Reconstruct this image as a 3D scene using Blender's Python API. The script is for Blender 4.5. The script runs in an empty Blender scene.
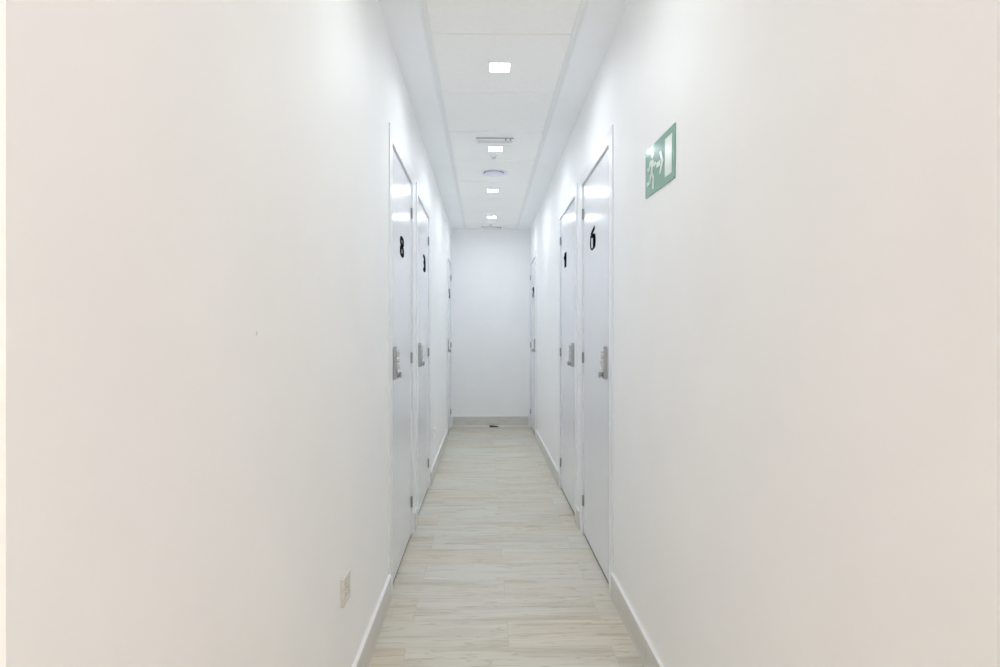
import bpy, bmesh, math, random
from mathutils import Vector, Matrix
random.seed(7)
S = bpy.context.scene
COL = S.collection
PI = math.pi

# ---------------------------------------------------------------- dimensions
XL, XR = -0.424, 0.571          # corridor wall planes
HC = 2.495                      # ceiling height
YB = 7.58                       # back wall
YF = 0.542                       # where the corridor opens into the lobby behind the camera
LX0, LY0 = -1.75, -2.0          # lobby extents (behind the camera)
EYE = 1.175
WT = 0.12                       # wall thickness
TX0, TX1 = -0.237, 0.383        # tiled strip of the ceiling
DOORS_Y = [3.112, 4.15, 7.13]  # door centres along the corridor
LEAF_W, LEAF_H, LEAF_Z = 0.765, 2.027, 0.013
OPEN_W = LEAF_W + 0.05
OPEN_H = 2.062
CAS = 0.062                     # casing width
CASO = 0.006                    # casing projection from the wall
LEAF_V = -0.0055                 # leaf face, behind the wall plane

# ---------------------------------------------------------------- materials
def principled(name, col, rough=0.5, metal=0.0, spec=0.5):
    m = bpy.data.materials.new(name); m.use_nodes = True
    b = m.node_tree.nodes['Principled BSDF']
    b.inputs['Base Color'].default_value = (*col, 1)
    b.inputs['Roughness'].default_value = rough
    b.inputs['Metallic'].default_value = metal
    b.inputs['Specular IOR Level'].default_value = spec
    return m

def grainy(name, col, rough, scale, amount, bump=0.0, metal=0.0, spec=0.5, stretch=(1, 1, 1)):
    """a paint / plastic / metal with a slight procedural unevenness"""
    m = principled(name, col, rough, metal, spec)
    nt = m.node_tree; N = nt.nodes; L = nt.links; b = N['Principled BSDF']
    tc = N.new('ShaderNodeTexCoord'); mp = N.new('ShaderNodeMapping')
    mp.inputs['Scale'].default_value = stretch
    nz = N.new('ShaderNodeTexNoise'); nz.inputs['Scale'].default_value = scale; nz.inputs['Detail'].default_value = 4
    L.new(tc.outputs['Object'], mp.inputs['Vector']); L.new(mp.outputs['Vector'], nz.inputs['Vector'])
    r = N.new('ShaderNodeValToRGB')
    r.color_ramp.elements[0].position = 0.3; r.color_ramp.elements[1].position = 0.7
    r.color_ramp.elements[0].color = tuple(max(0, c * (1 - amount)) for c in col) + (1,)
    r.color_ramp.elements[1].color = tuple(min(1, c * (1 + amount)) for c in col) + (1,)
    L.new(nz.outputs['Fac'], r.inputs['Fac']); L.new(r.outputs['Color'], b.inputs['Base Color'])
    if bump:
        bp = N.new('ShaderNodeBump'); bp.inputs['Strength'].default_value = bump; bp.inputs['Distance'].default_value = 0.002
        L.new(nz.outputs['Fac'], bp.inputs['Height']); L.new(bp.outputs['Normal'], b.inputs['Normal'])
    return m

def emitter(name, col, strength):
    m = bpy.data.materials.new(name); m.use_nodes = True
    nt = m.node_tree
    nt.nodes.remove(nt.nodes['Principled BSDF'])
    e = nt.nodes.new('ShaderNodeEmission'); e.inputs['Color'].default_value = (*col, 1); e.inputs['Strength'].default_value = strength
    nt.links.new(e.outputs[0], nt.nodes['Material Output'].inputs['Surface'])
    return m

def wall_paint(name, col, scuff=None):
    m = grainy(name, col, 0.55, 3.0, 0.012, 0.0, spec=0.35)
    nt = m.node_tree; N = nt.nodes; L = nt.links; b = N['Principled BSDF']
    tc = N.new('ShaderNodeTexCoord')
    nz = N.new('ShaderNodeTexNoise'); nz.inputs['Scale'].default_value = 90; nz.inputs['Detail'].default_value = 3
    L.new(tc.outputs['Object'], nz.inputs['Vector'])
    bp = N.new('ShaderNodeBump'); bp.inputs['Strength'].default_value = 0.06; bp.inputs['Distance'].default_value = 0.0015
    L.new(nz.outputs['Fac'], bp.inputs['Height']); L.new(bp.outputs['Normal'], b.inputs['Normal'])
    if scuff:                                                # a small chip in the plaster
        src = b.inputs['Base Color'].links[0].from_socket
        sub = N.new('ShaderNodeVectorMath'); sub.operation = 'SUBTRACT'; sub.inputs[1].default_value = scuff
        sc = N.new('ShaderNodeVectorMath'); sc.operation = 'MULTIPLY'; sc.inputs[1].default_value = (0, 1, .55)
        ln = N.new('ShaderNodeVectorMath'); ln.operation = 'LENGTH'
        L.new(tc.outputs['Object'], sub.inputs[0]); L.new(sub.outputs[0], sc.inputs[0]); L.new(sc.outputs[0], ln.inputs[0])
        mr = N.new('ShaderNodeMapRange'); mr.inputs['From Min'].default_value = 0.004; mr.inputs['From Max'].default_value = 0.0015
        mr.inputs['To Min'].default_value = 0; mr.inputs['To Max'].default_value = 0.55
        L.new(ln.outputs['Value'], mr.inputs['Value'])
        mx = N.new('ShaderNodeMixRGB'); mx.inputs['Color2'].default_value = (.42, .40, .38, 1)
        L.new(mr.outputs[0], mx.inputs['Fac']); L.new(src, mx.inputs['Color1']); L.new(mx.outputs[0], b.inputs['Base Color'])
    return m

def plank_material(name, mortar=True, swap=False):
    """whitewashed wood-look porcelain planks laid across the corridor"""
    m = principled(name, (.6, .57, .5), 0.42, spec=0.4)
    nt = m.node_tree; N = nt.nodes; L = nt.links; b = N['Principled BSDF']
    tc = N.new('ShaderNodeTexCoord')
    def M(op, a, c):
        n = N.new('ShaderNodeMath'); n.operation = op
        for i, v in enumerate((a, c)):
            if isinstance(v, (int, float)): n.inputs[i].default_value = v
            else: L.new(v, n.inputs[i])
        return n.outputs[0]
    mp = N.new('ShaderNodeMapping'); mp.inputs['Location'].default_value = (0.295 + 7.7, -2.25 + 4.1 + 4.1, 0)
    L.new(tc.outputs['Object'], mp.inputs['Vector'])
    br = N.new('ShaderNodeTexBrick')
    br.offset = 0.5; br.offset_frequency = 2; br.squash = 1; br.squash_frequency = 2
    br.inputs['Color1'].default_value = (0, 0, 0, 1); br.inputs['Color2'].default_value = (1, 1, 1, 1)
    br.inputs['Mortar'].default_value = (.5, .5, .5, 1)
    br.inputs['Scale'].default_value = 1; br.inputs['Brick Width'].default_value = 0.77; br.inputs['Row Height'].default_value = 0.205
    br.inputs['Mortar Size'].default_value = 0.0016; br.inputs['Mortar Smooth'].default_value = 0.2; br.inputs['Bias'].default_value = 0
    L.new(mp.outputs['Vector'], br.inputs['Vector'])
    rnd = N.new('ShaderNodeSeparateColor'); L.new(br.outputs['Color'], rnd.inputs[0]); t = rnd.outputs[0]
    def noise(sx, sy, wmul, det, dist=0.0, rough=.55):
        v = N.new('ShaderNodeMapping'); v.inputs['Scale'].default_value = (sx, sy, 1)
        L.new(tc.outputs['Object'], v.inputs['Vector'])
        n = N.new('ShaderNodeTexNoise'); n.noise_dimensions = '4D'
        n.inputs['Scale'].default_value = 1; n.inputs['Detail'].default_value = det
        n.inputs['Distortion'].default_value = dist; n.inputs['Roughness'].default_value = rough
        L.new(v.outputs['Vector'], n.inputs['Vector']); L.new(M('MULTIPLY', t, wmul), n.inputs['W'])
        return n.outputs['Fac']
    broad = noise(1.6, 13, 61, 3, .5)
    fine = noise(2.6, 46, 37, 5, .8, .62)
    veins = noise(2.0, 22, 83, 2, 1.1)
    def ramp(fac, stops):
        r = N.new('ShaderNodeValToRGB'); e = r.color_ramp.elements
        while len(e) < len(stops): e.new(0.5)
        for el, (p, c) in zip(e, stops): el.position = p; el.color = (*c, 1)
        L.new(fac, r.inputs['Fac']); return r.outputs['Color']
    def mix(kind, fac, a, c):
        n = N.new('ShaderNodeMixRGB'); n.blend_type = kind
        for s, v in (('Fac', fac), ('Color1', a), ('Color2', c)):
            if isinstance(v, (int, float)): n.inputs[s].default_value = v
            elif isinstance(v, tuple): n.inputs[s].default_value = (*v, 1)
            else: L.new(v, n.inputs[s])
        return n.outputs['Color']
    base = ramp(t, [(0, FL[0]), (.35, FL[1]), (.7, FL[2]), (1, FL[3])])
    c = mix('MULTIPLY', .85, base, ramp(broad, [(.28, (.80, .755, .67)), (.50, (1, 1, 1)), (.72, (1.07, 1.075, 1.09))]))
    c = mix('MULTIPLY', .62, c, ramp(fine, [(.30, (.74, .69, .61)), (.46, (1, 1, 1)), (.8, (1.05, 1.05, 1.06))]))
    thin = ramp(M('ABSOLUTE', M('SUBTRACT', veins, .5), 0), [(0, (.62, .54, .42)), (.020, (1, 1, 1)), (1, (1, 1, 1))])
    c = mix('MULTIPLY', .5, c, thin)
    if mortar:
        c = mix('MIX', M('MULTIPLY', br.outputs['Fac'], .30), c, (.40, .375, .33))
        bp = N.new('ShaderNodeBump'); bp.inputs['Strength'].default_value = 0.25; bp.inputs['Distance'].default_value = 0.001; bp.invert = True
        L.new(br.outputs['Fac'], bp.inputs['Height']); L.new(bp.outputs['Normal'], b.inputs['Normal'])
    L.new(c, b.inputs['Base Color'])
    return m

FL = [(.635, .585, .485), (.65, .612, .52), (.635, .612, .535), (.66, .645, .585)]
M_WALL = wall_paint('wall_paint', (.905, .908, .91))
M_WALL_L = wall_paint('wall_paint_left', (.905, .908, .91), scuff=(XL, 1.126, 1.175))
M_CEIL = grainy('plaster_ceiling', (.92, .935, .95), .7, 5, .01, spec=.3)
M_TILE = grainy('ceiling_tile_board', (.935, .93, .91), .8, 40, .012, .04, spec=.3)
M_TRIM = grainy('ceiling_profile_enamel', (.85, .87, .865), .45, 10, .02)
M_FLOOR = plank_material('whitewashed_wood_planks')
M_DOOR = grainy('door_lacquer', (.80, .815, .85), .18, 2, .008, spec=.5)
M_FRAME = grainy('frame_lacquer', (.83, .84, .86), .3, 4, .01)
M_BASE = grainy('porcelain_skirting', (.66, .65, .62), .42, 7, .07, stretch=(1, .35, 4))
M_CAP = grainy('skirting_sealant', (.85, .86, .86), .4, 20, .01)
M_STEEL = grainy('satin_steel', (.42, .42, .43), .38, 60, .08, metal=.9)
M_ZINC = grainy('zinc_lock_body', (.46, .46, .46), .4, 50, .08, metal=.2)
M_HINGE = grainy('hinge_steel', (.34, .345, .35), .4, 50, .08, metal=.2)
M_BUTTON = grainy('lock_button_metal', (.74, .74, .74), .35, 50, .05, metal=.2)
M_BLACK = grainy('black_vinyl', (.006, .006, .008), .9, 30, .2, spec=.08)
M_RUBBER = grainy('dark_rubber', (.035, .035, .04), .6, 60, .2)
M_GAP_SHADE = grainy('grey_brown_gap_shade', (.10, .095, .085), .7, 60, .2)  # dark colour that stands for the shade in the gap below each door
M_PLASTIC = grainy('white_plastic', (.92, .92, .92), .4, 30, .01)
M_GREYP = grainy('grey_plastic', (.74, .75, .76), .45, 30, .03)
M_LILAC = grainy('lilac_enamel', (.86, .86, .97), .4, 20, .02)
M_CREAM = grainy('cream_socket_plastic', (.68, .67, .61), .35, 30, .01)
M_DARKSLOT = grainy('dark_recess', (.05, .05, .05), .7, 30, .1)
M_SENSOR = grainy('sensor_plastic', (.55, .56, .56), .5, 30, .03)
M_SHADE = grainy('mid_grey_plastic', (.34, .35, .35), .6, 30, .03)
M_GREEN = grainy('sign_green', (.20, .40, .32), .12, 20, .02, spec=.6)
M_SIGNW = grainy('sign_white', (.80, .86, .82), .2, 20, .01)
COOL = (.876, .975, 1.0)
LAMP_W, LAMP_NEAR_W, SPREAD = 2.5, 2.4, 165
M_LAMP = emitter('downlight_glow', (.856, .873, 1.0), 56)
M_LAMP_DIM = emitter('dimmer_downlight_glow', (.88, .955, 1.0), 8)
M_PANEL = emitter('lobby_panel_glow', (1.0, .875, .83), 19.9)

# ---------------------------------------------------------------- mesh helpers
class MB:
    def __init__(self, f=None): self.bm = bmesh.new(); self.f = f or (lambda p: p)
    def box(self, a, b, bev=0.0, seg=2):
        t = bmesh.new()
        bmesh.ops.create_cube(t, size=1)
        for v in t.verts:
            v.co = Vector([a[i] + (v.co[i] + .5) * (b[i] - a[i]) for i in range(3)])
        if bev:
            bmesh.ops.bevel(t, geom=t.edges[:], offset=bev, segments=seg, profile=.5, affect='EDGES')
        return self._add(t)
    def prism(self, pts, axis, lo, hi, bev=0.0):
        """closed outline pts (2D) extruded along axis (0,1,2) from lo to hi"""
        t = bmesh.new()
        def p3(p, w):
            q = list(p); q.insert(axis, w); return Vector(q)
        A = [t.verts.new(p3(p, lo)) for p in pts]; B = [t.verts.new(p3(p, hi)) for p in pts]
        t.faces.new(A); t.faces.new(B[::-1])
        n = len(pts)
        for i in range(n): t.faces.new((A[i], A[(i + 1) % n], B[(i + 1) % n], B[i]))
        bmesh.ops.recalc_face_normals(t, faces=t.faces[:])
        if bev: bmesh.ops.bevel(t, geom=t.edges[:], offset=bev, segments=2, profile=.5, affect='EDGES')
        return self._add(t)
    def lathe(self, prof, c, axis=2, seg=32):
        """profile [(r, h)...] turned about an axis through c"""
        t = bmesh.new(); rings = []
        for r, h in prof:
            ring = []
            for k in range(seg):
                a = 2 * PI * k / seg
                q = [r * math.cos(a), r * math.sin(a)]; q.insert(axis, h)
                ring.append(t.verts.new(Vector(q) + Vector(c)))
            rings.append(ring)
        for i in range(len(rings) - 1):
            for k in range(seg):
                t.faces.new((rings[i][k], rings[i][(k + 1) % seg], rings[i + 1][(k + 1) % seg], rings[i + 1][k]))
        t.faces.new(rings[0][::-1]); t.faces.new(rings[-1])
        bmesh.ops.recalc_face_normals(t, faces=t.faces[:])
        return self._add(t)
    def _add(self, t):
        me = bpy.data.meshes.new('tmp'); t.to_mesh(me); t.free()
        self.bm.from_mesh(me); bpy.data.meshes.remove(me)
        return self
    def build(self, name, mat, parent=None, loc=(0, 0, 0), smooth=False):
        bm = self.bm
        for v in bm.verts: v.co = Vector(self.f(v.co))
        bmesh.ops.recalc_face_normals(bm, faces=bm.faces[:])
        me = bpy.data.meshes.new(name); bm.to_mesh(me); bm.free()
        me.materials.append(mat)
        if smooth:
            for p in me.polygons: p.use_smooth = True
            try: me.set_sharp_from_angle(angle=math.radians(35))
            except Exception: pass
        o = bpy.data.objects.new(name, me); COL.objects.link(o)
        o.location = loc
        if parent is not None: o.parent = parent
        return o

def tag(o, label=None, cat=None, group=None, kind=None):
    for k, v in (('label', label), ('category', cat), ('group', group), ('kind', kind)):
        if v: o[k] = v
    return o
def empty(name, loc, rz=0):
    o = bpy.data.objects.new(name, None); COL.objects.link(o); o.location = loc; o.rotation_euler.z = rz
    o.empty_display_size = .1
    return o
def structure(o, label, cat): return tag(o, label, cat, kind='structure')
def copy_tree(o, parent=None):
    c = o.copy(); COL.objects.link(c); c.parent = parent
    for ch in list(o.children): copy_tree(ch, c)
    return c

# ---------------------------------------------------------------- room shell
def wall_with_doors(inner, outer, y0, y1):
    m = MB(); x0, x1 = min(inner, outer), max(inner, outer)
    y = y0
    for c in DOORS_Y:
        m.box((x0, y, 0), (x1, c - OPEN_W / 2, HC + .1))
        m.box((x0, c - OPEN_W / 2, OPEN_H), (x1, c + OPEN_W / 2, HC + .1))
        y = c + OPEN_W / 2
    m.box((x0, y, 0), (x1, y1, HC + .1))
    return m
fl = MB().box((LX0 - .2, LY0 - .2, -.1), (XR + .6, YB + .2, 0)).build('floor', M_FLOOR)
structure(fl, 'pale whitewashed wood-look plank floor running across the corridor', 'floor')
structure(wall_with_doors(XL, XL - WT, YF, YB).build('wall_left', M_WALL_L), 'plain white painted corridor wall with three doors and a low socket', 'wall')
structure(wall_with_doors(XR, XR + WT, LY0, YB).build('wall_right', M_WALL), 'plain white painted corridor wall carrying the green exit sign', 'wall')
structure(MB().box((XL - WT, YB, 0), (XR + WT, YB + WT, HC + .1)).build('wall_back', M_WALL), 'blank white end wall closing off the corridor', 'wall')
structure(MB().box((LX0, YF, 0), (XL - WT, YF + WT, HC + .1)).build('wall_front', M_WALL), 'white wall of the lobby beside the corridor mouth', 'wall')
structure(MB().box((LX0 - WT, LY0, 0), (LX0, YF + WT, HC + .1)).build('wall_side', M_WALL), 'white side wall of the lobby', 'wall')
structure(MB().box((LX0 - WT, LY0 - WT, 0), (XR + WT, LY0, HC + .1)).build('wall_rear', M_WALL), 'white rear wall of the lobby', 'wall')

# ceiling: plasterboard borders, sunken strip of 60 cm tiles with a fine joint between them
joints = [2.649 + .642 * k for k in range(-8, 8)]
c = MB()
c.box((LX0, LY0, HC), (TX0 - .03, YF, HC + .1))
c.box((XL, YF, HC), (TX0 - .03, YB, HC + .1))
c.box((TX1 + .03, LY0, HC), (XR, YB, HC + .1))
ceil = c.build('ceiling', M_CEIL)
structure(ceil, 'white plasterboard ceiling with a strip of square tiles down its middle', 'ceiling')
t = MB()
ys = [LY0] + [j for j in joints if LY0 < j < YB] + [YB]
for a, b in zip(ys[:-1], ys[1:]):
    t.box((TX0, a + .003, HC + .002), (TX1, b - .003, HC + .02), .0025, 1)
t.box((TX0, LY0, HC + .012), (TX1, YB, HC + .03))
t.build('ceiling_tiles', M_TILE, ceil)
for n, (x0, x1) in enumerate(((TX0 - .03, TX0), (TX1, TX1 + .03))):
    s = 1 if n == 0 else -1
    o, i = (x0, x1) if n == 0 else (x1, x0)
    m = MB()
    a, b = sorted((o, o + s * .011)); m.box((a, LY0, HC - .004), (b, YB, HC + .03))      # flange on the plasterboard
    a, b = sorted((o + s * .011, o + s * .019)); m.box((a, LY0, HC + .001), (b, YB, HC + .03))    # shadow groove
    a, b = sorted((o + s * .019, i)); m.box((a, LY0, HC - .001), (b, YB, HC + .03))      # lip that carries the tiles
    structure(m.build('trim_%d' % (n + 1), M_TRIM), ('stepped white edge profile of the ceiling tiles along the ' + ('wall with the socket', 'wall with the exit sign')[n]), 'trim')

# skirting: porcelain strips with a white sealed top edge, interrupted by the doors
BH, BT = .108, .0125
def skirting(name, spans, side, label):
    """side 'l','r': runs along y; 'b': along x on the end wall"""
    def strip(m, a, b, z0, z1, th):
        if side == 'l': m.box((XL, a, z0), (XL + th, b, z1), .0012, 1)
        elif side == 'r': m.box((XR - th, a, z0), (XR, b, z1), .0012, 1)
        else: m.box((a, YB - th, z0), (b, YB, z1), .0012, 1)
    m = MB(); k = MB()
    for a, b in spans:
        n = max(1, round((b - a) / .62)); w = (b - a) / n
        for i in range(n): strip(m, a + i * w + (.001 if i else 0), a + (i + 1) * w - .001, .016 if side == 'b' else .004, BH + (.018 if side == 'b' else 0), BT)
        strip(k, a, b, BH + (.018 if side == 'b' else 0), BH + (.030 if side == 'b' else .005), BT)
        strip(k, a, b, 0, .016 if side == 'b' else .004, BT + (.001 if side == 'b' else -.001))
    o = structure(m.build(name, M_BASE), label, 'skirting board')
    tag(k.build('sealed_edge', M_CAP, o), 'white sealed edge')
    return o
e = OPEN_W / 2 + CAS - .012
lspans = [(YF, DOORS_Y[0] - e), (DOORS_Y[0] + e, DOORS_Y[1] - e), (DOORS_Y[1] + e, DOORS_Y[2] - e)]
skirting('baseboard_left', lspans, 'l', 'greige porcelain skirting along the wall with the low socket')
skirting('baseboard_right', [(LY0, lspans[0][1])] + lspans[1:], 'r', 'greige porcelain skirting below the green exit sign')
skirting('baseboard_back', [(XL + .02, XR - .36), (XR - .36, XR - .02)], 'b', 'grey porcelain skirting at the foot of the end wall')

# ---------------------------------------------------------------- doors
# brush-drawn digits in a unit box: polylines with a width at each point
GLYPH = {
 '6': [[(.86, 1.0, .26), (.52, .88, .26), (.22, .74, .30)], [(.20, .74, .22), (.12, .55, .12), (.10, .35, .16), (.14, .14, .12), (.34, .02, .10), (.62, .03, .14)],
       [(.34, .60, .10), (.60, .66, .22), (.78, .56, .36), (.80, .36, .40), (.78, .14, .36), (.58, .03, .16)]],
 '1': [[(.70, .98, .44), (.70, .60, .44), (.70, .02, .44)], [(.66, .86, .24), (.44, .74, .24), (.18, .66, .24)]],
 '3': [[(.08, .94, .18), (.42, .96, .26), (.74, .84, .38), (.74, .66, .38), (.42, .54, .26), (.78, .42, .42), (.80, .20, .42), (.48, .05, .26), (.08, .08, .18)]],
 '8': [[(.50, .54, .24), (.18, .66, .34), (.20, .86, .34), (.50, .96, .20), (.80, .86, .34), (.80, .66, .34), (.50, .54, .24), (.18, .38, .36), (.18, .16, .36), (.50, .04, .20), (.82, .16, .36), (.82, .38, .36), (.50, .54, .24)]],
 '2': [[(.16, .78, .30), (.26, .92, .26), (.60, .95, .26), (.80, .80, .38), (.74, .60, .38), (.46, .38, .30), (.22, .12, .26)], [(.16, .08, .20), (.86, .08, .20)]],
 '5': [[(.86, .94, .18), (.26, .94, .18)], [(.26, .94, .30), (.22, .60, .30)], [(.22, .58, .18), (.56, .62, .22), (.80, .48, .38), (.80, .24, .38), (.54, .06, .22), (.14, .08, .18)]],
}
def glyph_mesh(ch, w, h, bold=1.0):
    """flat raised digit, w x h, centred: local x = along the text, y = up, z = off the door"""
    k = w / h; t = bmesh.new()
    def slab(pts):
        A = [t.verts.new((x * h, y * h, 0)) for x, y in pts]; B = [t.verts.new((x * h, y * h, .0012)) for x, y in pts]
        t.faces.new(A[::-1]); t.faces.new(B); n = len(pts)
        for i in range(n): t.faces.new((A[i], A[(i + 1) % n], B[(i + 1) % n], B[i]))
    for line in GLYPH[ch]:
        P = [((x - .5), (y - .5), r * .5 * bold) for x, y, r in line]
        for p, q in zip(P[:-1], P[1:]):
            d = Vector((q[0] - p[0], q[1] - p[1])); n = Vector((-d.y, d.x)).normalized()
            def sc(v): return (v[0] * k, v[1])
            def off(c, s): return (c[0] + n.x * c[2] * s, c[1] + n.y * c[2] * s * .62)
            slab([sc(off(p, -1)), sc(off(q, -1)), sc(off(q, 1)), sc(off(p, 1))])
        for p in P[1:-1]:
            slab([((p[0] + p[2] * math.cos(2 * PI * i / 14)) * k, p[1] + p[2] * .62 * math.sin(2 * PI * i / 14)) for i in range(14)])
    bmesh.ops.recalc_face_normals(t, faces=t.faces[:])
    me = bpy.data.meshes.new('door_number'); t.to_mesh(me); t.free()
    return me

def make_door(n, side, yc, text, label, num_z, num_u, num_w, num_h, detailed=True, bold=1.0):
    sgn = 1 if side == 'l' else -1
    root = empty('door_%d' % n, (XL if side == 'l' else XR, yc, 0))
    structure(root, label, 'door')
    F = lambda p: (sgn * p[0], p[1], p[2])          # local: x out of the wall, y along the corridor, z up
    def mb(): return MB(F)
    hw, ow = LEAF_W / 2, OPEN_W / 2
    # casing + jamb + stop
    m = mb()
    for s in (-1, 1):
        ins, out = s * (hw + .0005), s * (ow + CAS - .012)
        a, b = sorted((ins, out)); 
        m.box((0.0, a, 0), (CASO, b, OPEN_H + CAS - .012 if False else LEAF_Z + LEAF_H + .003), .002)       # face of the casing
        a, b = sorted((ins, s * ow)); m.box((-WT, a, 0), (0.0, b, LEAF_Z + LEAF_H + .003))                  # jamb
        a, b = sorted((s * (hw - .012), s * (hw + .0005))); m.box((-WT + .01, a, 0), (LEAF_V - .042, b, LEAF_Z + LEAF_H + .003))
    zt = LEAF_Z + LEAF_H + .003
    m.box((0.0, -(ow + CAS - .012), zt), (CASO, ow + CAS - .012, zt + CAS), .002)
    m.box((-WT, -ow, zt), (0.0, ow, OPEN_H))
    m.box((-WT + .01, -hw, zt - .012), (LEAF_V - .042, hw, zt))
    m.build('frame', M_FRAME, root)
    leaf = mb().box((LEAF_V - .040, -hw, LEAF_Z), (LEAF_V, hw, LEAF_Z + LEAF_H), .0015).build('leaf', M_DOOR, root)
    tag(mb().box((LEAF_V - .036, -hw + .004, .0015), (LEAF_V - .0015, hw - .004, LEAF_Z + .002)).build('door_gap_shade', M_GAP_SHADE, root), 'dark strip standing in for the shade under the door')  # dark strip added to darken the shaded gap under the leaf
    # three hinges on the far edge
    for z in (.200, 1.035, 1.872):
        h = mb(); v = LEAF_V + .005
        h.lathe([(.005, z - .031), (.006, z - .029), (.006, z - .0105), (.0053, z - .010), (.0053, z - .009), (.006, z - .0085), (.006, z + .0085),
                 (.0053, z + .009), (.0053, z + .010), (.006, z + .0105), (.006, z + .029), (.005, z + .031)], (v, hw - .003, 0), 2, 14)
        h.box((LEAF_V, hw - .022, z - .029), (LEAF_V + .0016, hw - .006, z + .029), .0005, 1)
        tag(h.build('hinge', M_HINGE, root, smooth=True), 'grey steel hinge')
    # keypad lock near the free edge
    lu, lz = -hw + (.104 if yc < 3.5 else .145), 1.037
    v0 = LEAF_V
    pts = [(lu - .021, lz - .078), (lu + .021, lz - .078), (lu + .021, lz + .062), (lu + .014, lz + .074), (lu, lz + .078), (lu - .014, lz + .074), (lu - .021, lz + .062)]
    k = mb(); k.prism(pts, 0, v0, v0 + .017, .0025)
    lock = tag(k.build('keypad_lock', M_ZINC, root), 'grey metal push-button lock')
    if detailed:
        for r in range(7):
            for q in (-1, 1):
                z = lz + .052 - r * .0135
                b = mb(); b.lathe([(.0045, v0 + .016), (.0045, v0 + .028), (.0034, v0 + .0295)], (0, lu + q * .0105, z), 0, 12)
                b.build('button', M_BUTTON, lock, smooth=True)
    kn = mb()
    kn.lathe([(.016, v0 + .016), (.0165, v0 + .020), (.009, v0 + .023), (.008, v0 + .026), (.0125, v0 + .029), (.0135, v0 + .035), (.011, v0 + .038)], (0, lu, lz - .056), 0, 24)
    kn.box((v0 + .027, lu - .006, lz - .072), (v0 + .037, lu + .034, lz - .060), .004)
    kn.build('lever', M_STEEL, lock, smooth=True)
    # strike plate on the jamb
    sp = mb().box((LEAF_V + .002, -hw - .0045, .99), (CASO - .002, -hw - .0022, 1.13), .0006, 1)
    sp.build('strike_plate', M_STEEL, root)
    # number
    me = glyph_mesh(text, num_w, num_h, bold)
    for v in me.vertices:
        v.co = (sgn * (LEAF_V + .0003 + v.co.z), sgn * v.co.x + num_u, v.co.y + num_z)
    bm = bmesh.new(); bm.from_mesh(me); bmesh.ops.recalc_face_normals(bm, faces=bm.faces[:]); bm.to_mesh(me); bm.free()
    me.materials.clear(); me.materials.append(M_BLACK)
    o = bpy.data.objects.new('door_number', me); COL.objects.link(o); o.parent = root
    tag(o, 'black door number')
    return root

NUMS = ['8', '3', '5', '6', '1', '2']
make_door(1, 'l', DOORS_Y[0], NUMS[0], 'white door with a black number, nearest the cream low socket', 1.622, .0, .14, .104, True, 1.1)
make_door(2, 'l', DOORS_Y[1], NUMS[1], 'middle white door on the wall with the socket', 1.668, .095, .16, .104, True, 1.7)
make_door(3, 'l', DOORS_Y[2], NUMS[2], 'white door beside the end wall, on the wall with the socket', 1.656, .10, .20, .105, False, 2.0)
make_door(4, 'r', DOORS_Y[0], NUMS[3], 'white door with a black number, nearest the green exit sign', 1.680, .085, .16, .110, True, 1.25)
make_door(5, 'r', DOORS_Y[1], NUMS[4], 'middle white door on the wall with the exit sign', 1.702, .165, .16, .112, True, 1.5)
make_door(6, 'r', DOORS_Y[2], NUMS[5], 'white door beside the end wall, on the wall with the exit sign', 1.665, .04, .20, .105, False, 2.2)

# ---------------------------------------------------------------- ceiling fittings
XC = .0735
def downlight(y, label, glow, x=XC, group='square ceiling downlights'):
    r = empty('ceiling_downlight', (x, y, HC + .002))
    tag(r, label, 'ceiling light', group)
    m = MB(); a, b = .060, .0465
    for s in (-1, 1):
        p, q = sorted((s * b, s * a))
        m.box((p, -a, -.006), (q, a, .0), .0015, 1)
        m.box((-b, p, -.006), (b, q, .0), .0015, 1)
    m.build('frame', M_PLASTIC, r)
    tag(MB().box((-b, -b, -.003), (b, b, .0), .0).build('diffuser', glow, r), 'glowing white square')
    ld = bpy.data.lights.new('downlight_lamp', 'AREA'); ld.shape = 'SQUARE'; ld.size = .096      # the beam of the LED behind the diffuser
    ld.energy = LAMP_W if glow is M_LAMP else LAMP_NEAR_W; ld.color = COOL; ld.spread = math.radians(SPREAD)
    lo = bpy.data.objects.new('downlight_lamp', ld); COL.objects.link(lo); lo.parent = r; lo.location = (0, 0, -.0035)
    return r
LY = [1.686, 2.972, 4.285, 5.54, 6.80]
LBL = ['lit square downlight above the near end of the corridor, ahead of the numbered doors',
       'largest lit square downlight, nearest of the row in the ceiling tiles',
       'lit square downlight just beyond the near emergency light box',
       'lit square downlight just past the round lilac ceiling vent',
       'smallest lit square downlight, last of the row before the end wall']
for y, l in zip(LY, LBL): downlight(y, l, M_LAMP if y > 2 else M_LAMP_DIM)
pn = empty('lobby_ceiling_panel', (.02, -.95, HC)); tag(pn, 'large square lit panel on the lobby ceiling', 'ceiling light')
m = MB()
for s_ in (-1, 1):
    p, q = sorted((s_ * .29, s_ * .305))
    m.box((p, -.305, -.012), (q, .305, 0), .002, 1); m.box((-.29, p, -.012), (.29, q, 0), .002, 1)
m.build('frame', M_PLASTIC, pn)
MB().box((-.29, -.29, -.008), (.29, .29, 0)).build('diffuser', M_PANEL, pn)

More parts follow.
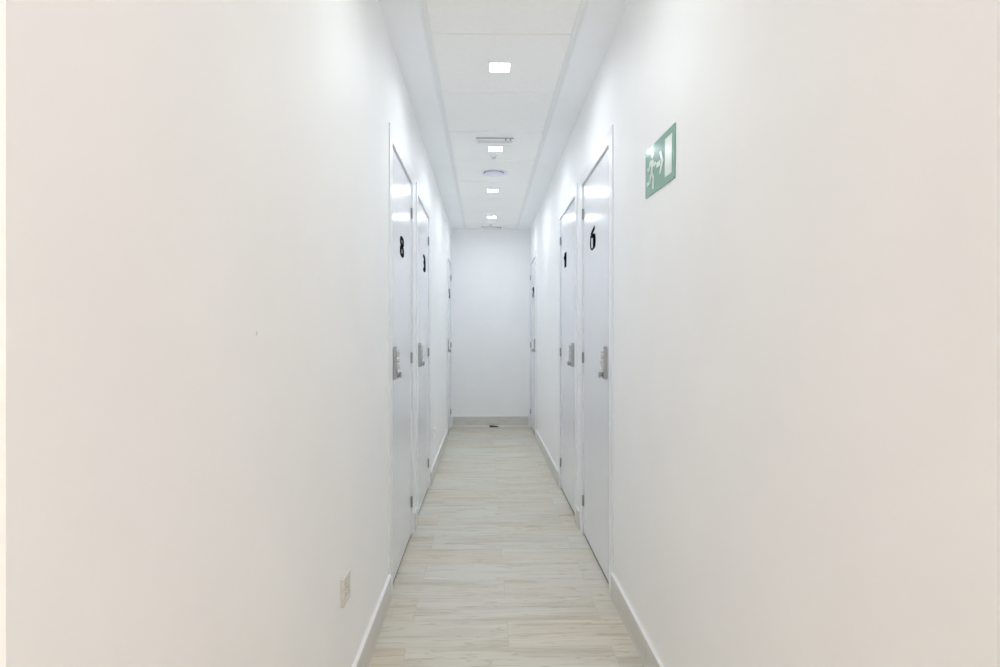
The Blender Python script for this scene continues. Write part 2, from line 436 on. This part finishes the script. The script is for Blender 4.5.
def emergency_box(y, label, x):
    r = empty('emergency_light', (x, y, HC + .002)); tag(r, label, 'emergency light', 'emergency light boxes on the ceiling')
    tag(MB().box((-.128, .002, -.006), (.128, .036, 0)).build('housing_gap_shade', M_SHADE, r), 'dark strip standing in for the shadow gap above the housing')  # shadow line between housing and ceiling, put in as a dark strip
    MB().prism([(.0, -.006), (.040, -.006), (.036, -.040), (.026, -.045), (.008, -.045), (.0, -.038)], 0, -.134, .134, .002).build('housing', M_PLASTIC, r)
    tag(MB().box((-.118, -.0012, -.036), (.118, .001, -.019), .0005, 1).build('lens', M_GREYP, r), 'pale grey lens strip')
    for dx in (.072, .104):
        b = MB(); b.lathe([(.006, -.003), (.006, .001)], (dx, 0, -.0135), 1, 12)
        tag(b.build('indicator', M_SHADE, r), 'small dark indicator')
    return r
emergency_box(4.05, 'white emergency light box in front of the second downlight', .068)
emergency_box(7.436, 'white emergency light box on the ceiling right before the end wall', .085)

def sensor(x, y, label):
    r = empty('ceiling_sensor', (x, y, HC + .002)); tag(r, label, 'sensor', 'small ceiling sensors')
    m = MB(); m.lathe([(.030, 0), (.030, -.006), (.026, -.010), (.016, -.011)], (0, 0, 0), 2, 28); m.build('base', M_PLASTIC, r, smooth=True)
    m = MB(); m.lathe([(.014, -.010), (.015, -.018), (.011, -.026), (.004, -.029)], (0, 0, 0), 2, 24); tag(m.build('sensor_head', M_SENSOR, r, smooth=True), 'grey sensor head')
sensor(.066, 4.455, 'tiny grey ceiling sensor between second downlight and round vent')
sensor(.073, 7.23, 'tiny grey ceiling sensor between last downlight and far emergency box')

v = empty('round_ceiling_vent', (.074, 4.935, HC + .002)); tag(v, 'round pale lilac vent disc on the ceiling between two downlights', 'ceiling vent')
m = MB(); m.lathe([(.112, 0), (.112, -.002), (.106, -.005), (.094, -.0045), (.090, -.001), (.086, 0)], (0, 0, 0), 2, 48); m.build('rim', M_LILAC, v, smooth=True)
m = MB(); m.lathe([(.078, 0), (.080, -.008), (.082, -.010), (.070, -.015), (.045, -.018), (.01, -.019)], (0, 0, 0), 2, 48); m.build('disc', M_LILAC, v, smooth=True)

# ---------------------------------------------------------------- exit sign
SG = empty('exit_sign', (XR, 1.945, 1.729)); SG.rotation_euler.x = math.radians(1.7); tag(SG, 'glossy green exit sign with running figure, arrow and doorway on the wall', 'sign')
# sign face coordinates (u to the right as one reads it, w up) -> wall
FS = lambda p: (-p[0], -p[1], p[2])
MB(FS).box((0.0, -.1635, -.0825), (.004, .1635, .0825), .0008, 1).build('panel', M_GREEN, SG)
def flat(polys, name, lo=.0036, hi=.0050, dx=0.0):
    m = MB(FS)
    for p in polys: m.prism(p, 0, lo, hi)
    o = m.build(name, M_SIGNW, SG); o.location = (0, -dx, 0); return o
def limb(pts, w):
    """a bent bar along pts as one or more quads"""
    out = []
    for (a, b) in zip(pts[:-1], pts[1:]):
        d = Vector((b[0] - a[0], b[1] - a[1])); n = Vector((-d.y, d.x)).normalized() * w / 2; e = d.normalized() * w * .25
        out.append([(a[0] - e.x + n.x, a[1] - e.y + n.y), (a[0] - e.x - n.x, a[1] - e.y - n.y), (b[0] + e.x - n.x, b[1] + e.y - n.y), (b[0] + e.x + n.x, b[1] + e.y + n.y)])
    return out
def disc(cx, cy, r, n=20): return [(cx + r * math.cos(2 * PI * i / n), cy + r * math.sin(2 * PI * i / n)) for i in range(n)]
MAN = [disc(-.082, .047, .0115)]
MAN += [[(-.112, .026), (-.104, .034), (-.074, .032), (-.070, .020), (-.086, -.012), (-.104, -.010), (-.098, .010)]]
MAN += limb([(-.108, .029), (-.126, .006), (-.138, .012)], .010)
MAN += limb([(-.074, .028), (-.060, .008), (-.044, .012)], .010)
MAN += limb([(-.090, -.010), (-.070, -.030), (-.074, -.064)], .013)
MAN += limb([(-.098, -.010), (-.112, -.036), (-.142, -.040)], .013)
flat(MAN, 'running_figure', dx=.008)
flat([[(-.036, -.0085), (.004, -.0085), (.004, .0085), (-.036, .0085)], [(-.004, .036), (.012, .036), (.040, 0), (.012, -.036), (-.004, -.036), (.018, -.0), ]], 'arrow', dx=.012)
flat([[(.070, -.060), (.138, -.060), (.138, .058), (.070, .058)]], 'doorway')

# ---------------------------------------------------------------- sockets
def socket(y, z, label, M_CREAM=M_CREAM):
    r = empty('wall_socket', (XL, y, z)); tag(r, label, 'socket', 'sockets low on the wall')
    m = MB()
    a, b = .041, .029
    for s in (-1, 1):
        p, q = sorted((s * b, s * a))
        m.box((0, p, -a), (.011, q, a), .002); m.box((0, -b, p), (.011, b, q), .002)
    m.build('cover_plate', M_CREAM, r)
    MB().box((0, -b, -b), (.0065, b, b)).build('insert', M_CREAM, r)
    m = MB()
    m.lathe([(.0195, .006), (.0205, .0085), (.0185, .0085), (.0175, .0068)], (0, 0, 0), 0, 32); m.build('well_ring', M_CREAM, r, smooth=True)
    for dy in (-.0095, .0095):
        m = MB(); m.lathe([(.0026, .006), (.0026, .0072)], (0, dy, 0), 0, 12); tag(m.build('pin_hole', M_DARKSLOT, r), 'dark pin hole')
    for dz in (-.0165, .0165):
        MB().box((.006, -.0028, dz - .003), (.0082, .0028, dz + .003), .0004, 1).build('earth_clip', M_STEEL, r)
socket(1.812, .410, 'cream wall socket low on the wall, nearest one before the doors')
socket(4.96, .355, 'small white wall socket low on the wall beyond the middle door', M_PLASTIC)

# ---------------------------------------------------------------- door stoppers on the floor
def stopper(x, y, rz, label, s=1):
    r = empty('door_stopper', (x, y, 0), rz); tag(r, label, 'door stopper')
    MB().prism([(-.055 * s, 0), (.055 * s, 0), (.055 * s, .010 * s), (-.035 * s, .020 * s), (-.055 * s, .020 * s)], 1, -.016 * s, .016 * s, .002 * s).build('rubber_wedge', M_RUBBER, r)
    MB().box((-.05 * s, -.0166 * s, .004 * s), (.045 * s, .0166 * s, .007 * s)).build('grip_line', M_DARKSLOT, r)
stopper(.112, YB - .045, 0, 'small dark rubber door stopper lying at the foot of the end wall')

# ---------------------------------------------------------------- camera, world, view
cam = bpy.data.cameras.new('camera'); cam.sensor_width = 36; cam.lens = 21.6; cam.clip_start = .02
co = bpy.data.objects.new('camera', cam); COL.objects.link(co)
co.location = (0, 0, EYE); co.rotation_euler = (PI / 2, 0, -math.radians(1.432))
S.camera = co
w = bpy.data.worlds.new('world'); S.world = w; w.use_nodes = True
w.node_tree.nodes['Background'].inputs['Color'].default_value = (.02, .02, .02, 1)
S.view_settings.view_transform = 'Standard'; S.view_settings.look = 'None'
S.view_settings.gamma = 1; S.view_settings.use_curve_mapping = False
S.view_settings.exposure = 0.10
cy = S.cycles
cy.use_denoising = True; cy.max_bounces = 24; cy.diffuse_bounces = 16; cy.glossy_bounces = 6
cy.sample_clamp_indirect = 0; cy.use_fast_gi = False; cy.caustics_reflective = False; cy.caustics_refractive = False
